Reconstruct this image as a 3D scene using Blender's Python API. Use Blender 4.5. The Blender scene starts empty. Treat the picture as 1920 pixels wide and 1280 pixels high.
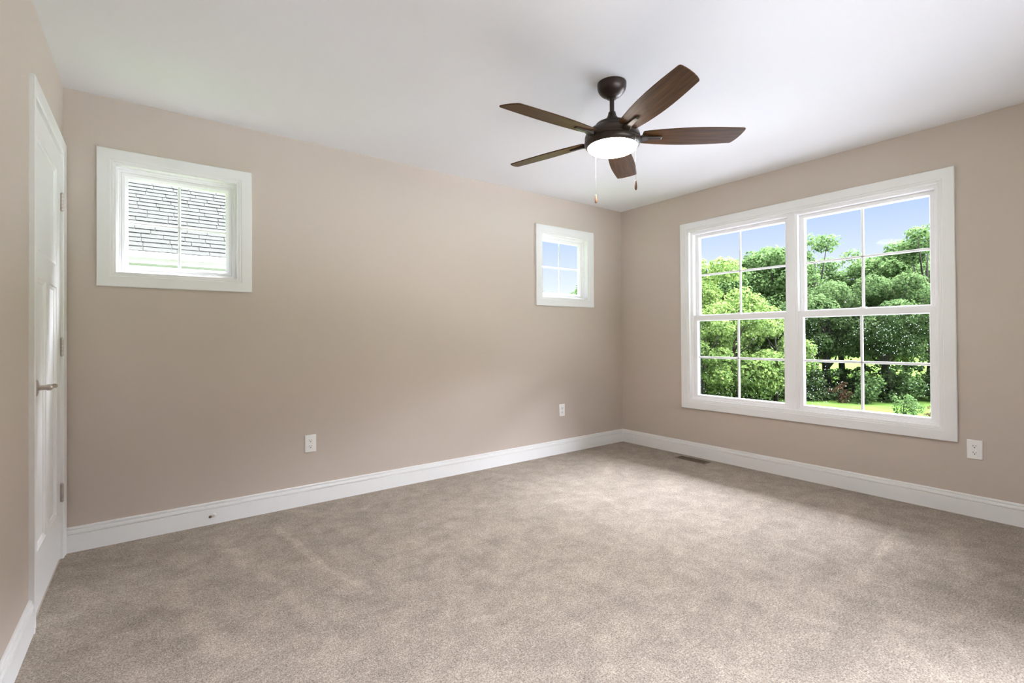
import bpy, bmesh, math, random
from mathutils import Vector, Matrix
S = bpy.context.scene
COL = S.collection
PI = math.pi
R = math.radians

# ------------------------------------------------------------------ camera
L, H = 4.3853, 2.44                 # room: x 0..L, y 0..-BACK, z 0..H
BACK = 4.05
CAM = Vector((0.3725, -3.4453, 1.1131))
yaw, pitch, roll, FPX = 0.6435, 0.0076, -0.0068, 907.5868
cd = bpy.data.cameras.new('camera'); cam = bpy.data.objects.new('camera', cd); COL.objects.link(cam)
fw = Vector((math.sin(yaw)*math.cos(pitch), math.cos(yaw)*math.cos(pitch), math.sin(pitch)))
r0 = Vector((math.cos(yaw), -math.sin(yaw), 0)); u0 = r0.cross(fw)
r1 = r0*math.cos(roll)+u0*math.sin(roll); u1 = -r0*math.sin(roll)+u0*math.cos(roll)
m = Matrix((r1, u1, -fw)).transposed().to_4x4(); m.translation = CAM
cam.matrix_world = m
cd.sensor_fit = 'HORIZONTAL'; cd.sensor_width = 36; cd.lens = FPX/1920*36
cd.shift_x = -4.9655/1920; cd.shift_y = -15.1253/1920
cd.clip_start = 0.02; cd.clip_end = 500
S.camera = cam

# ------------------------------------------------------------------ sky, sun, exposure
W = bpy.data.worlds.new('sky'); S.world = W; W.use_nodes = True
nt = W.node_tree; nt.nodes.clear()
out = nt.nodes.new('ShaderNodeOutputWorld'); bg = nt.nodes.new('ShaderNodeBackground')
tc = nt.nodes.new('ShaderNodeTexCoord'); sp = nt.nodes.new('ShaderNodeSeparateXYZ')
cr = nt.nodes.new('ShaderNodeValToRGB')
nt.links.new(tc.outputs['Generated'], sp.inputs[0]); nt.links.new(sp.outputs['Z'], cr.inputs[0])
nt.links.new(cr.outputs[0], bg.inputs[0]); nt.links.new(bg.outputs[0], out.inputs[0])
e = cr.color_ramp.elements
e[0].position = 0.0; e[0].color = (1.0, 1.0, 1.0, 1)
e[1].position = 1.0; e[1].color = (0.25, 0.42, 0.9, 1)
for p_, c_ in ((0.05, (.97, .985, 1.0)), (0.11, (.76, .84, 1.0)), (0.21, (.50, .635, 1.0))):
    q = e.new(p_); q.color = (*c_, 1)
bg.inputs[1].default_value = 0.675

sd = bpy.data.lights.new('sun', 'SUN'); sun = bpy.data.objects.new('sun', sd); COL.objects.link(sun)
sd.energy = 95.0; sd.angle = R(84); sd.color = (.92, .955, 1.09)
SAZ, SEL = R(-22), R(60)
sun.rotation_euler = Vector((math.cos(SAZ)*math.cos(SEL), math.sin(SAZ)*math.cos(SEL), math.sin(SEL))).to_track_quat('Z', 'Y').to_euler()
sun.location = (20, -14, 14)

S.view_settings.view_transform = 'Standard'; S.view_settings.look = 'None'
S.view_settings.gamma = 1.0; S.view_settings.exposure = 0.74; S.view_settings.use_curve_mapping = False
S.cycles.max_bounces = 14; S.cycles.diffuse_bounces = 8; S.cycles.glossy_bounces = 5
S.cycles.transparent_max_bounces = 24; S.cycles.transmission_bounces = 8
S.cycles.sample_clamp_indirect = 8.0; S.cycles.caustics_reflective = False; S.cycles.caustics_refractive = False
S.cycles.use_denoising = True

BOWL_STRENGTH = 88.0
OUT = 1.08      # leaf albedo scale

# ------------------------------------------------------------------ helpers
def tag(o, label=None, cat=None, group=None, kind=None):
    if label: o['label'] = label
    if cat: o['category'] = cat
    if group: o['group'] = group
    if kind: o['kind'] = kind
    return o

def link_obj(name, me, parent=None):
    o = bpy.data.objects.new(name, me); COL.objects.link(o)
    if parent: o.parent = parent
    return o

def empty(name, loc=(0, 0, 0), rz=0):
    o = bpy.data.objects.new(name, None); COL.objects.link(o)
    o.location = loc; o.rotation_euler = (0, 0, rz); o.empty_display_size = .1
    return o

class MB:
    """collects shapes, then links them as ONE mesh object"""
    def __init__(s, f=None): s.bm = bmesh.new(); s.f = f or (lambda a, b, c: (a, b, c))
    def v(s, a, b, c): return s.bm.verts.new(s.f(a, b, c))
    def face(s, vs):
        try: return s.bm.faces.new(vs)
        except ValueError: return None
    def box(s, a0, b0, c0, a1, b1, c1):
        q = [s.v(a, b, c) for a in (a0, a1) for b in (b0, b1) for c in (c0, c1)]
        for i in ((0,1,3,2),(4,6,7,5),(0,4,5,1),(2,3,7,6),(0,2,6,4),(1,5,7,3)): s.face([q[k] for k in i])
        return s
    def sweep_rect(s, rect, prof, closed_prof=True, open_bottom=False):
        """profile [(inset, depth)] swept with mitres round rect (a0,a1,c0,c1); b is depth"""
        a0, a1, c0, c1 = rect
        def ringpts(i, d):
            if open_bottom: return [(a0+i, d, c0), (a0+i, d, c1-i), (a1-i, d, c1-i), (a1-i, d, c0)]
            return [(a0+i, d, c0+i), (a0+i, d, c1-i), (a1-i, d, c1-i), (a1-i, d, c0+i)]
        rings = [[s.v(*p) for p in ringpts(i, d)] for i, d in prof]
        n = len(rings); segs = 3 if open_bottom else 4
        for j in range(n if closed_prof else n-1):
            A, B = rings[j], rings[(j+1) % n]
            for k in range(segs):
                l = (k+1) % 4
                s.face([A[k], A[l], B[l], B[k]])
        if open_bottom and closed_prof:
            s.face([r[0] for r in rings]); s.face([r[3] for r in rings])
        return s
    def ring(s, rect, w, d0, d1):
        return s.sweep_rect(rect, [(0, d0), (w, d0), (w, d1), (0, d1)])
    def lathe(s, prof, c=(0, 0, 0), seg=48, axis='z', cap=True):
        rings = []
        for r_, h in prof:
            row = []
            for k in range(seg):
                t = 2*PI*k/seg; x, y = r_*math.cos(t), r_*math.sin(t)
                if axis == 'z': p = (c[0]+x, c[1]+y, c[2]+h)
                elif axis == 'x': p = (c[0]+h, c[1]+x, c[2]+y)
                else: p = (c[0]+x, c[1]+h, c[2]+y)
                row.append(s.v(*p))
            rings.append(row)
        for A, B in zip(rings, rings[1:]):
            for k in range(seg):
                l = (k+1) % seg; s.face([A[k], A[l], B[l], B[k]])
        if cap:
            s.face(rings[0]); s.face(rings[-1])
        return s
    def tube(s, pts, rad, seg=10):
        pts = [Vector(p) for p in pts]; n = len(pts)
        if not hasattr(rad, '__len__'): rad = [rad]*n
        rings = []; ref = None
        for i, p in enumerate(pts):
            d = (pts[min(i+1, n-1)]-pts[max(i-1, 0)]).normalized()
            if ref is None: ref = Vector((0, 0, 1)) if abs(d.z) < .9 else Vector((1, 0, 0))
            a = d.cross(ref).normalized(); b = d.cross(a).normalized()
            ref = -b     # carry the frame along the bend
            rings.append([s.v(*(p+a*rad[i]*math.cos(2*PI*k/seg)+b*rad[i]*math.sin(2*PI*k/seg))) for k in range(seg)])
        for A, B in zip(rings, rings[1:]):
            for k in range(seg):
                l = (k+1) % seg; s.face([A[k], A[l], B[l], B[k]])
        s.face(rings[0]); s.face(rings[-1])
        return s
    def blob(s, c, r, sub=1, sc=(1, 1, 1)):
        g = bmesh.ops.create_icosphere(s.bm, subdivisions=sub, radius=r)
        for v in g['verts']:
            v.co = Vector(s.f(c[0]+v.co.x*sc[0], c[1]+v.co.y*sc[1], c[2]+v.co.z*sc[2]))
        return s
    def build(s, name, mat, parent=None, bevel=0, smooth=False, autosmooth=None, segs=2):
        bmesh.ops.remove_doubles(s.bm, verts=s.bm.verts, dist=1e-6)
        bmesh.ops.recalc_face_normals(s.bm, faces=s.bm.faces)
        me = bpy.data.meshes.new(name); s.bm.to_mesh(me); s.bm.free()
        if mat: me.materials.append(mat)
        o = link_obj(name, me, parent)
        if smooth or autosmooth:
            for p in me.polygons: p.use_smooth = True
            if autosmooth:
                me.set_sharp_from_angle(angle=R(autosmooth))
        if bevel:
            b = o.modifiers.new('bevel', 'BEVEL'); b.width = bevel; b.segments = segs; b.limit_method = 'ANGLE'; b.angle_limit = R(35)
        return o

def srgb(r, g, b):
    f = lambda c: (c/255/12.92) if c/255 <= .04045 else ((c/255+.055)/1.055)**2.4
    return (f(r), f(g), f(b), 1)

class NT:
    def __init__(s, name):
        s.m = bpy.data.materials.new(name); s.m.use_nodes = True; s.t = s.m.node_tree; s.t.nodes.clear()
        s.out = s.n('OutputMaterial')
    def n(s, typ, **kw):
        x = s.t.nodes.new('ShaderNode'+typ)
        for k, v in kw.items():
            if k.startswith('i_'):
                key = k[2:].replace('_', ' ')
                x.inputs[int(key) if key.isdigit() else key].default_value = v
            else: setattr(x, k, v)
        return x
    def l(s, a, b): s.t.links.new(a, b); return s
    def obj(s): return s.n('TexCoord').outputs['Object']

def paint(name, col, rough=.55, bump=.0, scale=300, spec=.4, metallic=0, var=0, coat=0):
    k = NT(name); b = k.n('BsdfPrincipled'); k.l(b.outputs[0], k.out.inputs[0])
    b.inputs['Base Color'].default_value = col; b.inputs['Roughness'].default_value = rough
    b.inputs['Specular IOR Level'].default_value = spec; b.inputs['Metallic'].default_value = metallic
    co = k.obj()
    if bump:
        n = k.n('TexNoise', i_Scale=scale, i_Detail=3.0); k.l(co, n.inputs['Vector'])
        bp = k.n('Bump', i_Strength=bump, i_Distance=.001); k.l(n.outputs[0], bp.inputs['Height']); k.l(bp.outputs[0], b.inputs['Normal'])
    if var:
        n2 = k.n('TexNoise', i_Scale=2.5, i_Detail=2.0); k.l(co, n2.inputs['Vector'])
        mr = k.n('MapRange', i_3=1-var, i_4=1+var); k.l(n2.outputs[0], mr.inputs[0])
        mx = k.n('VectorMath', operation='SCALE'); mx.inputs[0].default_value = col[:3]; k.l(mr.outputs[0], mx.inputs['Scale']); k.l(mx.outputs[0], b.inputs['Base Color'])
    return k.m

M = {}
M['wall'] = paint('beige_wall_paint', (.520, .450, .388, 1), .62, .25, 260, .25, var=.012)
M['ceiling'] = paint('white_ceiling_paint', (.83, .835, .84, 1), .8, .2, 180, .15)
M['trim'] = paint('white_trim_paint', (.80, .80, .785, 1), .33, .05, 90, .45)
M['vinyl'] = paint('white_vinyl', (.86, .855, .86, 1), .38, 0, 90, .4)
M['plastic'] = paint('white_outlet_plastic', (.84, .84, .81, 1), .35, 0, 90, .45)
M['slot'] = paint('dark_slot', (.03, .028, .025, 1), .6)
M['nickel'] = paint('satin_nickel', (.58, .53, .48, 1), .30, .05, 400, .5, metallic=1)
M['bronze'] = paint('oil_rubbed_bronze', (.034, .022, .016, 1), .38, .05, 300, .5, metallic=.5)
M['chain'] = paint('pull_chain_metal', (.34, .31, .27, 1), .45, metallic=.6)
M['fobwood'] = paint('walnut_fob', (.10, .052, .030, 1), .35)
M['register'] = paint('brown_register_metal', (.17, .125, .085, 1), .45, metallic=.3)
M['duct'] = paint('dark_duct', (.02, .016, .012, 1), .8)
M['screenframe'] = paint('charcoal_screen_frame', (.02, .022, .021, 1), .55)
M['rubber'] = paint('brown_rubber', (.11, .075, .055, 1), .6)
M['siding'] = paint('pale_siding', (.09, .088, .08, 1), .6)
M['concrete'] = paint('pale_bounce_concrete', (.58, .59, .60, 1), .9, .3, 40, .1)
M['gravel'] = paint('grey_gravel', (.095, .093, .092, 1), .95, .6, 30, .1)
M['fascia'] = paint('white_fascia', (.50, .48, .48, 1), .5)
M['bark'] = paint('tree_bark', (.030, .026, .020, 1), .9, .6, 20, .1)

def mat_glass():
    k = NT('window_glass')
    t = k.n('BsdfTransparent'); g = k.n('BsdfGlossy', i_Roughness=.0)
    t.inputs[0].default_value = (.97, .985, .98, 1)
    f = k.n('Fresnel', i_IOR=1.45); mth = k.n('Math', operation='MULTIPLY', i_1=.05); k.l(f.outputs[0], mth.inputs[0])
    mx = k.n('MixShader'); k.l(mth.outputs[0], mx.inputs[0]); k.l(t.outputs[0], mx.inputs[1]); k.l(g.outputs[0], mx.inputs[2])
    k.l(mx.outputs[0], k.out.inputs[0]); return k.m
M['glass'] = mat_glass()

def mat_screen():
    k = NT('insect_screen_mesh')
    t = k.n('BsdfTransparent'); d = k.n('BsdfDiffuse'); d.inputs[0].default_value = (.03, .033, .03, 1)
    mx = k.n('MixShader', i_0=.2); k.l(t.outputs[0], mx.inputs[1]); k.l(d.outputs[0], mx.inputs[2])
    k.l(mx.outputs[0], k.out.inputs[0]); return k.m
M['screen'] = mat_screen()

def mat_drops():
    k = NT('rain_drop_water')
    b = k.n('BsdfPrincipled'); b.inputs['Base Color'].default_value = (.85, .9, .88, 1); b.inputs['Roughness'].default_value = .12
    t = k.n('BsdfTranslucent'); t.inputs[0].default_value = (.85, .92, .88, 1)
    mx = k.n('MixShader', i_0=.5); k.l(b.outputs[0], mx.inputs[1]); k.l(t.outputs[0], mx.inputs[2]); k.l(mx.outputs[0], k.out.inputs[0]); return k.m
M['drops'] = mat_drops()

def mat_bowl():
    k = NT('lit_opal_glass')
    em = k.n('Emission', i_Strength=BOWL_STRENGTH); em.inputs[0].default_value = (1.0, .95, .88, 1)
    k.l(em.outputs[0], k.out.inputs[0]); return k.m
M['bowl'] = mat_bowl()

def mat_carpet():
    k = NT('taupe_carpet'); b = k.n('BsdfPrincipled', i_Roughness=.95); k.l(b.outputs[0], k.out.inputs[0])
    b.inputs['Specular IOR Level'].default_value = .05
    b.inputs['Sheen Weight'].default_value = .12; b.inputs['Sheen Roughness'].default_value = .6
    co = k.obj()
    def noise(scale, detail=2.0, rough=.5, dist=0., vec=None):
        n = k.n('TexNoise', i_Scale=scale, i_Detail=detail, i_Roughness=rough, i_Distortion=dist); k.l(vec or co, n.inputs['Vector']); return n.outputs[0]
    def mr(x, a, b_, c, d):
        q = k.n('MapRange', i_1=a, i_2=b_, i_3=c, i_4=d); k.l(x, q.inputs[0]); return q.outputs[0]
    def mul(x, y):
        q = k.n('Math', operation='MULTIPLY'); k.l(x, q.inputs[0]); k.l(y, q.inputs[1]); return q.outputs[0]
    # tuft speckle
    v1 = mr(noise(170, 3, .7), .34, .66, .45, 1.55)
    v2 = mr(noise(70, 3, .6), .32, .68, .82, 1.18)
    # pressed and brushed pile: larger soft patches, tracks of the vacuum cleaner
    v3 = mr(noise(7.5, 6, .68, .5), .35, .65, .84, 1.16)
    v3 = mul(v3, mr(noise(17, 4, .6, .3), .35, .65, .93, 1.07))
    mp = k.n('Mapping'); mp.inputs['Rotation'].default_value = (0, 0, R(-28)); mp.inputs['Scale'].default_value = (1.0, 3.2, 1); k.l(co, mp.inputs[0])
    v4 = mr(noise(1.7, 3, .55, .4, mp.outputs[0]), .4, .62, .965, 1.035)
    x = mul(mul(v1, v2), mul(v3, v4))
    # single brushed streaks: segments with soft width
    sx = k.n('SeparateXYZ'); wob = k.n('TexNoise', i_Scale=9.0); k.l(co, wob.inputs['Vector'])
    for (ax, ay, bx, by, w, amt) in STREAKS:
        ln = math.hypot(bx-ax, by-ay); dx, dy = (bx-ax)/ln, (by-ay)/ln
        sub = k.n('VectorMath', operation='SUBTRACT'); k.l(co, sub.inputs[0]); sub.inputs[1].default_value = (ax, ay, 0)
        al = k.n('VectorMath', operation='DOT_PRODUCT'); k.l(sub.outputs[0], al.inputs[0]); al.inputs[1].default_value = (dx, dy, 0)
        ac = k.n('VectorMath', operation='DOT_PRODUCT'); k.l(sub.outputs[0], ac.inputs[0]); ac.inputs[1].default_value = (-dy, dx, 0)
        wb = mr(wob.outputs[0], 0, 1, -w*.9, w*.9)
        ad = k.n('Math', operation='ADD'); k.l(ac.outputs['Value'], ad.inputs[0]); k.l(wb, ad.inputs[1])
        ab = k.n('Math', operation='ABSOLUTE'); k.l(ad.outputs[0], ab.inputs[0])
        m1 = k.n('MapRange', interpolation_type='SMOOTHSTEP', i_1=w*.35, i_2=w*1.1, i_3=1., i_4=0.); k.l(ab.outputs[0], m1.inputs[0])
        lo = k.n('MapRange', interpolation_type='SMOOTHSTEP', i_1=0, i_2=ln*.2, i_3=0., i_4=1.); k.l(al.outputs['Value'], lo.inputs[0])
        hi = k.n('MapRange', interpolation_type='SMOOTHSTEP', i_1=ln*.7, i_2=ln, i_3=1., i_4=0.); k.l(al.outputs['Value'], hi.inputs[0])
        s_ = mul(mul(m1.outputs[0], lo.outputs[0]), hi.outputs[0])
        x = mul(x, mr(s_, 0, 1, 1., 1.+amt))
    base = k.n('VectorMath', operation='SCALE'); base.inputs[0].default_value = CARPET; k.l(x, base.inputs['Scale'])
    k.l(base.outputs[0], b.inputs['Base Color'])
    hb = k.n('Math', operation='MULTIPLY_ADD', i_1=.5); k.l(noise(170, 3, .65), hb.inputs[0]); k.l(noise(420, 1), hb.inputs[2])
    bp = k.n('Bump', i_Strength=.7, i_Distance=.006); k.l(hb.outputs[0], bp.inputs['Height']); k.l(bp.outputs[0], b.inputs['Normal'])
    return k.m
CARPET = (.298, .247, .195)
STREAKS = [(.95, -.20, 1.07, -1.22, .028, .24), (1.06, -1.02, 1.16, -1.42, .026, .18), (.64, -.18, .84, -1.15, .045, .12), (.84, -1.0, .92, -1.75, .04, .10),
           (.42, -.60, .60, -1.60, .05, .10), (4.02, -2.50, 2.78, -2.64, .030, .17), (3.95, -2.75, 3.1, -2.95, .045, .10), (3.95, -2.25, 3.5, -2.35, .04, .14), (4.1, -1.95, 3.6, -2.02, .035, .10),
           (2.9, -1.0, 3.9, -.35, .03, .07), (3.2, -1.3, 4.1, -.8, .03, .06), (2.5, -1.9, 3.4, -1.95, .04, .06), (1.5, -1.7, 1.9, -1.2, .05, -.08), (1.1, -1.95, 1.35, -1.55, .05, -.09)]
M['carpet'] = mat_carpet()

def mat_wood():
    k = NT('walnut_blade'); b = k.n('BsdfPrincipled', i_Roughness=.5); k.l(b.outputs[0], k.out.inputs[0])
    b.inputs['Specular IOR Level'].default_value = .12
    co = k.obj(); mp = k.n('Mapping'); mp.inputs['Scale'].default_value = (1.2, 26, 26); k.l(co, mp.inputs[0])
    n = k.n('TexNoise', i_Scale=4.0, i_Detail=6.0, i_Roughness=.6, i_Distortion=.3); k.l(mp.outputs[0], n.inputs['Vector'])
    r = k.n('ValToRGB'); k.l(n.outputs[0], r.inputs[0])
    r.color_ramp.elements[0].position = .3; r.color_ramp.elements[0].color = (.032, .0145, .0055, 1)
    r.color_ramp.elements[1].position = .72; r.color_ramp.elements[1].color = (.105, .050, .018, 1)
    k.l(r.outputs[0], b.inputs['Base Color']); return k.m
M['wood'] = mat_wood()

def mat_shingle():
    k = NT('grey_roof_shingles'); b = k.n('BsdfPrincipled', i_Roughness=.95); b.inputs['Specular IOR Level'].default_value = .03; k.l(b.outputs[0], k.out.inputs[0])
    co = k.obj()
    n1 = k.n('TexNoise', i_Scale=40.0, i_Detail=3.0); k.l(co, n1.inputs['Vector'])
    n2 = k.n('TexNoise', i_Scale=1.4); k.l(co, n2.inputs['Vector'])
    r = k.n('ValToRGB'); k.l(n1.outputs[0], r.inputs[0])
    r.color_ramp.elements[0].position = .3; r.color_ramp.elements[0].color = (.0178, .0178, .0152, 1)
    r.color_ramp.elements[1].position = .7; r.color_ramp.elements[1].color = (.0265, .0265, .0226, 1)
    k.l(r.outputs[0], b.inputs['Base Color']); return k.m
M['shingle'] = mat_shingle()

def mat_leaf(name, c1, c2, scale=.5):
    k = NT(name); co = k.obj()
    g = k.n('NewGeometry'); n = k.n('TexNoise', i_Scale=scale, i_Detail=3.0); k.l(co, n.inputs['Vector'])
    ad = k.n('Math', operation='MULTIPLY_ADD', i_1=.55, i_2=-.05); k.l(g.outputs['Random Per Island'], ad.inputs[0])
    a2 = k.n('Math', operation='MULTIPLY_ADD', i_1=.7); k.l(n.outputs[0], a2.inputs[0]); k.l(ad.outputs[0], a2.inputs[2])
    r = k.n('ValToRGB'); k.l(a2.outputs[0], r.inputs[0])
    r.color_ramp.elements[0].position = .25; r.color_ramp.elements[0].color = (*[x*OUT for x in c1], 1)
    r.color_ramp.elements[1].position = .85; r.color_ramp.elements[1].color = (*[x*OUT for x in c2], 1)
    d = k.n('BsdfDiffuse'); t = k.n('BsdfTranslucent'); k.l(r.outputs[0], d.inputs[0]); k.l(r.outputs[0], t.inputs[0])
    mx = k.n('MixShader', i_0=.35); k.l(d.outputs[0], mx.inputs[1]); k.l(t.outputs[0], mx.inputs[2]); k.l(mx.outputs[0], k.out.inputs[0]); return k.m
M['leafA'] = mat_leaf('mid_green_leaves', (.026, .050, .016), (.082, .128, .044))
M['leafB'] = mat_leaf('bright_green_leaves', (.042, .074, .018), (.118, .165, .046))
M['leafC'] = mat_leaf('deep_green_leaves', (.024, .044, .016), (.070, .104, .038))
M['leafR'] = mat_leaf('rusty_leaves', (.035, .022, .012), (.085, .05, .03))

def mat_lawn():
    k = NT('lawn_grass'); b = k.n('BsdfDiffuse'); k.l(b.outputs[0], k.out.inputs[0]); co = k.obj()
    n = k.n('TexNoise', i_Scale=.35, i_Detail=6.0, i_Roughness=.65); k.l(co, n.inputs['Vector'])
    r = k.n('ValToRGB'); k.l(n.outputs[0], r.inputs[0])
    r.color_ramp.elements[0].position = .35; r.color_ramp.elements[0].color = (.030, .056, .011, 1)
    r.color_ramp.elements[1].position = .65; r.color_ramp.elements[1].color = (.048, .080, .017, 1)
    k.l(r.outputs[0], b.inputs[0]); return k.m
M['lawn'] = mat_lawn()

# ------------------------------------------------------------------ room shell
TW = .15
def wall_cells(mb, a0, a1, c0, c1, d0, d1, holes):
    """wall slab (a along, c up, b depth) with rectangular openings, one mesh"""
    As = sorted({a0, a1, *[h[0] for h in holes], *[h[1] for h in holes]})
    Cs = sorted({c0, c1, *[h[2] for h in holes], *[h[3] for h in holes]})
    inside = lambda a, c: any(h[0] < a < h[1] and h[2] < c < h[3] for h in holes)
    sol = lambda i, j: 0 <= i < len(As)-1 and 0 <= j < len(Cs)-1 and not inside((As[i]+As[i+1])/2, (Cs[j]+Cs[j+1])/2)
    vs = {}
    def V(i, j, k):
        if (i, j, k) not in vs: vs[i, j, k] = mb.v(As[i], (d0, d1)[k], Cs[j])
        return vs[i, j, k]
    for i in range(len(As)-1):
        for j in range(len(Cs)-1):
            if not sol(i, j): continue
            for k in (0, 1): mb.face([V(i, j, k), V(i+1, j, k), V(i+1, j+1, k), V(i, j+1, k)])
            if not sol(i-1, j): mb.face([V(i, j, 0), V(i, j+1, 0), V(i, j+1, 1), V(i, j, 1)])
            if not sol(i+1, j): mb.face([V(i+1, j, 0), V(i+1, j+1, 0), V(i+1, j+1, 1), V(i+1, j, 1)])
            if not sol(i, j-1): mb.face([V(i, j, 0), V(i+1, j, 0), V(i+1, j, 1), V(i, j, 1)])
            if not sol(i, j+1): mb.face([V(i, j+1, 0), V(i+1, j+1, 0), V(i+1, j+1, 1), V(i, j+1, 1)])
    return mb

FA = lambda a, b, c: (a, b, c)              # wall with the two small windows: a = x, depth = +y
FB = lambda a, b, c: (L+b, -a, c)           # wall with the double window:     a = -y, depth = +x
FC = lambda a, b, c: (-b, -a, c)            # wall with the door:              a = -y, depth = -x

W1 = (.135, .878, 1.4056, 2.1595); DX = 3.068
W2 = (W1[0]+DX-.004, W1[1]+DX+.004, W1[2], W1[3])
W3 = (.7313, 2.6854, .4426, 2.1615)
CWS, CW3 = .081, .085
def hole(r, w): return (r[0]+w-.012, r[1]-w+.012, r[2]+w-.012, r[3]-w+.012)
DO = (.0700, .818, 0, 2.078)                # rough opening of the door (a = -y)

def structure(o, label, cat): return tag(o, label, cat, None, 'structure')
structure(wall_cells(MB(FA), -TW, L+TW, -.12, H, 0, TW, [hole(W1, CWS), hole(W2, CWS)]).build('wall_back', M['wall']),
          'long beige painted wall holding the two small square windows', 'wall')
structure(wall_cells(MB(FB), 0, BACK, -.12, H, 0, TW, [hole(W3, CW3)]).build('wall_right', M['wall']),
          'beige painted wall holding the large double window', 'wall')
structure(wall_cells(MB(FC), 0, BACK, -.12, H, 0, TW, [DO]).build('wall_left', M['wall']),
          'beige painted wall with the white panelled door in it', 'wall')
FF = lambda a, b, c: (a, -BACK-b, c)         # wall behind the viewer
W4 = (1.25, 3.20, .4426, 2.1615)  # opening for the window added to bring in fill daylight
structure(wall_cells(MB(FF), -TW, L+TW, -.12, H, 0, TW, [hole(W4, CW3)]).build('wall_front', M['wall']), 'beige painted wall behind the viewer', 'wall')
structure(MB().box(-TW, -BACK-TW, H, L+TW, TW, H+.15).build('ceiling', M['ceiling']), 'flat smooth white ceiling above the brown fan', 'ceiling')
VX0, VX1, VY0, VY1 = 4.215, 4.300, -1.052, -.776   # hole for the floor register
fl = MB(lambda a, b, c: (a, c, b))
wall_cells(fl, 0, L, -BACK, 0, -.12, 0, [(VX0, VX1, VY0, VY1)])
structure(fl.build('floor', M['carpet']), 'taupe cut pile carpet with pale brushed streaks', 'carpet')

# baseboards
BP = [(0, 0), (.014, 0), (.014, .0905), (.0070, .0922), (.0070, .0962), (.0145, .0985), (.0140, .108), (.0118, .1150), (.0045, .1165), (.0045, .1200), (.0100, .1218), (.0085, .129), (.006, .1311), (0, .1311)]
def baseboard(name, f, a0, a1, m0, m1, label):
    mb = MB(f)   # m0/m1: mitre (1) or square (0) ends
    A = [mb.v(a0+d*m0, -d, z) for d, z in BP]; B = [mb.v(a1-d*m1, -d, z) for d, z in BP]
    n = len(BP)
    for i in range(n): mb.face([A[i], A[(i+1) % n], B[(i+1) % n], B[i]])
    mb.face(A); mb.face(B)
    structure(mb.build(name, M['trim'], autosmooth=25), label, 'baseboard')
baseboard('baseboard_back', FA, 0, L, 1, 1, 'white moulded baseboard under the two small windows')
baseboard('baseboard_right', FB, 0, BACK, 1, 1, 'white moulded baseboard under the large double window')
baseboard('baseboard_left', FC, .8725, BACK, 0, 1, 'white moulded baseboard running up to the door casing')
baseboard('baseboard_front', lambda a, b, c: (a, -BACK-b, c), 0, L, 1, 1, 'white moulded baseboard behind the viewer')

# ------------------------------------------------------------------ windows
def casing_prof(w):
    return [(0, 0), (0, -.0155), (.003, -.0178), (.010, -.0180), (w-.026, -.0165), (w-.022, -.0135), (w-.013, -.0128), (w-.009, -.0098), (w, -.0095), (w, 0)]
def window_root(name, f, rect, label):
    o = empty(name, f((rect[0]+rect[1])/2, 0, rect[2]))
    o['kind'] = 'structure'; o['label'] = label; o['category'] = 'window'
    return o
def rel(f, root):   # keep parts in the root's local space
    l = root.location
    return lambda a, b, c: tuple(Vector(f(a, b, c))-l)
def inset(r, w): return (r[0]+w, r[1]-w, r[2]+w, r[3]-w)

def muntins(mb, r, d, w=.016, t=.009, ac=None, cc=None):
    ac = ac or (r[0]+r[1])/2; cc = cc or (r[2]+r[3])/2
    h = w/2
    # one cross-shaped grille, bevelled towards the room
    for (x0, x1, z0, z1) in ((ac-h, ac+h, r[2]-.004, r[3]+.004), (r[0]-.004, r[1]+.004, cc-h, cc+h)):
        vert = (z1-z0) > (x1-x0); b = .0045
        if vert: A = [(x0, z0), (x1, z0), (x1, z1), (x0, z1)]; B = [(x0+b, z0), (x1-b, z0), (x1-b, z1), (x0+b, z1)]
        else: A = [(x0, z0), (x1, z0), (x1, z1), (x0, z1)]; B = [(x0, z0+b), (x1, z0+b), (x1, z1-b), (x0, z1-b)]
        for (P, dd, Q, de) in ((A, d+t, A, d+.002), (A, d+.002, B, d-t+.002)):
            p = [mb.v(x, dd, z) for x, z in P]; q = [mb.v(x, de, z) for x, z in Q]
            for i in range(4): mb.face([p[i], p[(i+1) % 4], q[(i+1) % 4], q[i]])
            mb.face(q)
            if dd == d+t: mb.face(p)
    return mb

def pane(mb, r, d):
    mb.face([mb.v(r[0], d, r[2]), mb.v(r[1], d, r[2]), mb.v(r[1], d, r[3]), mb.v(r[0], d, r[3])])
    return mb

def small_window(name, rect, label):
    root = window_root(name, FA, rect, label); f = rel(FA, root)
    MB(f).sweep_rect(rect, casing_prof(CWS)).build('casing', M['trim'], root, autosmooth=25)
    ci = inset(rect, CWS)
    MB(f).sweep_rect(inset(ci, -.012), [(0, .001), (.0085, .001), (.0085, .044), (0, .044)]).build('jamb', M['trim'], root)
    # stepped vinyl frame
    MB(f).sweep_rect(inset(ci, -.012), [(0, .042), (.019, .040), (.021, .042), (.021, .050), (.030, .052), (.032, .054), (.032, .12), (0, .12)]).build('frame', M['vinyl'], root, autosmooth=25)
    sr = inset(ci, .020)
    sash = MB(f).sweep_rect(sr, [(0, .060), (.003, .057), (.016, .057), (.019, .060), (.030, .070), (.031, .074), (.031, .088), (0, .088)]).build('sash', M['vinyl'], root, autosmooth=25)
    gr = inset(sr, .0305)
    pane(MB(f), gr, .080).build('pane', M['glass'], sash)
    muntins(MB(f), gr, .0860, .016, .005).build('muntins', M['vinyl'], sash)
    return root
small_window('window_1', W1, 'small square white framed window nearest the door, showing grey roof shingles')
small_window('window_2', W2, 'small square white framed window near the room corner, showing pale sky')

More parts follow.
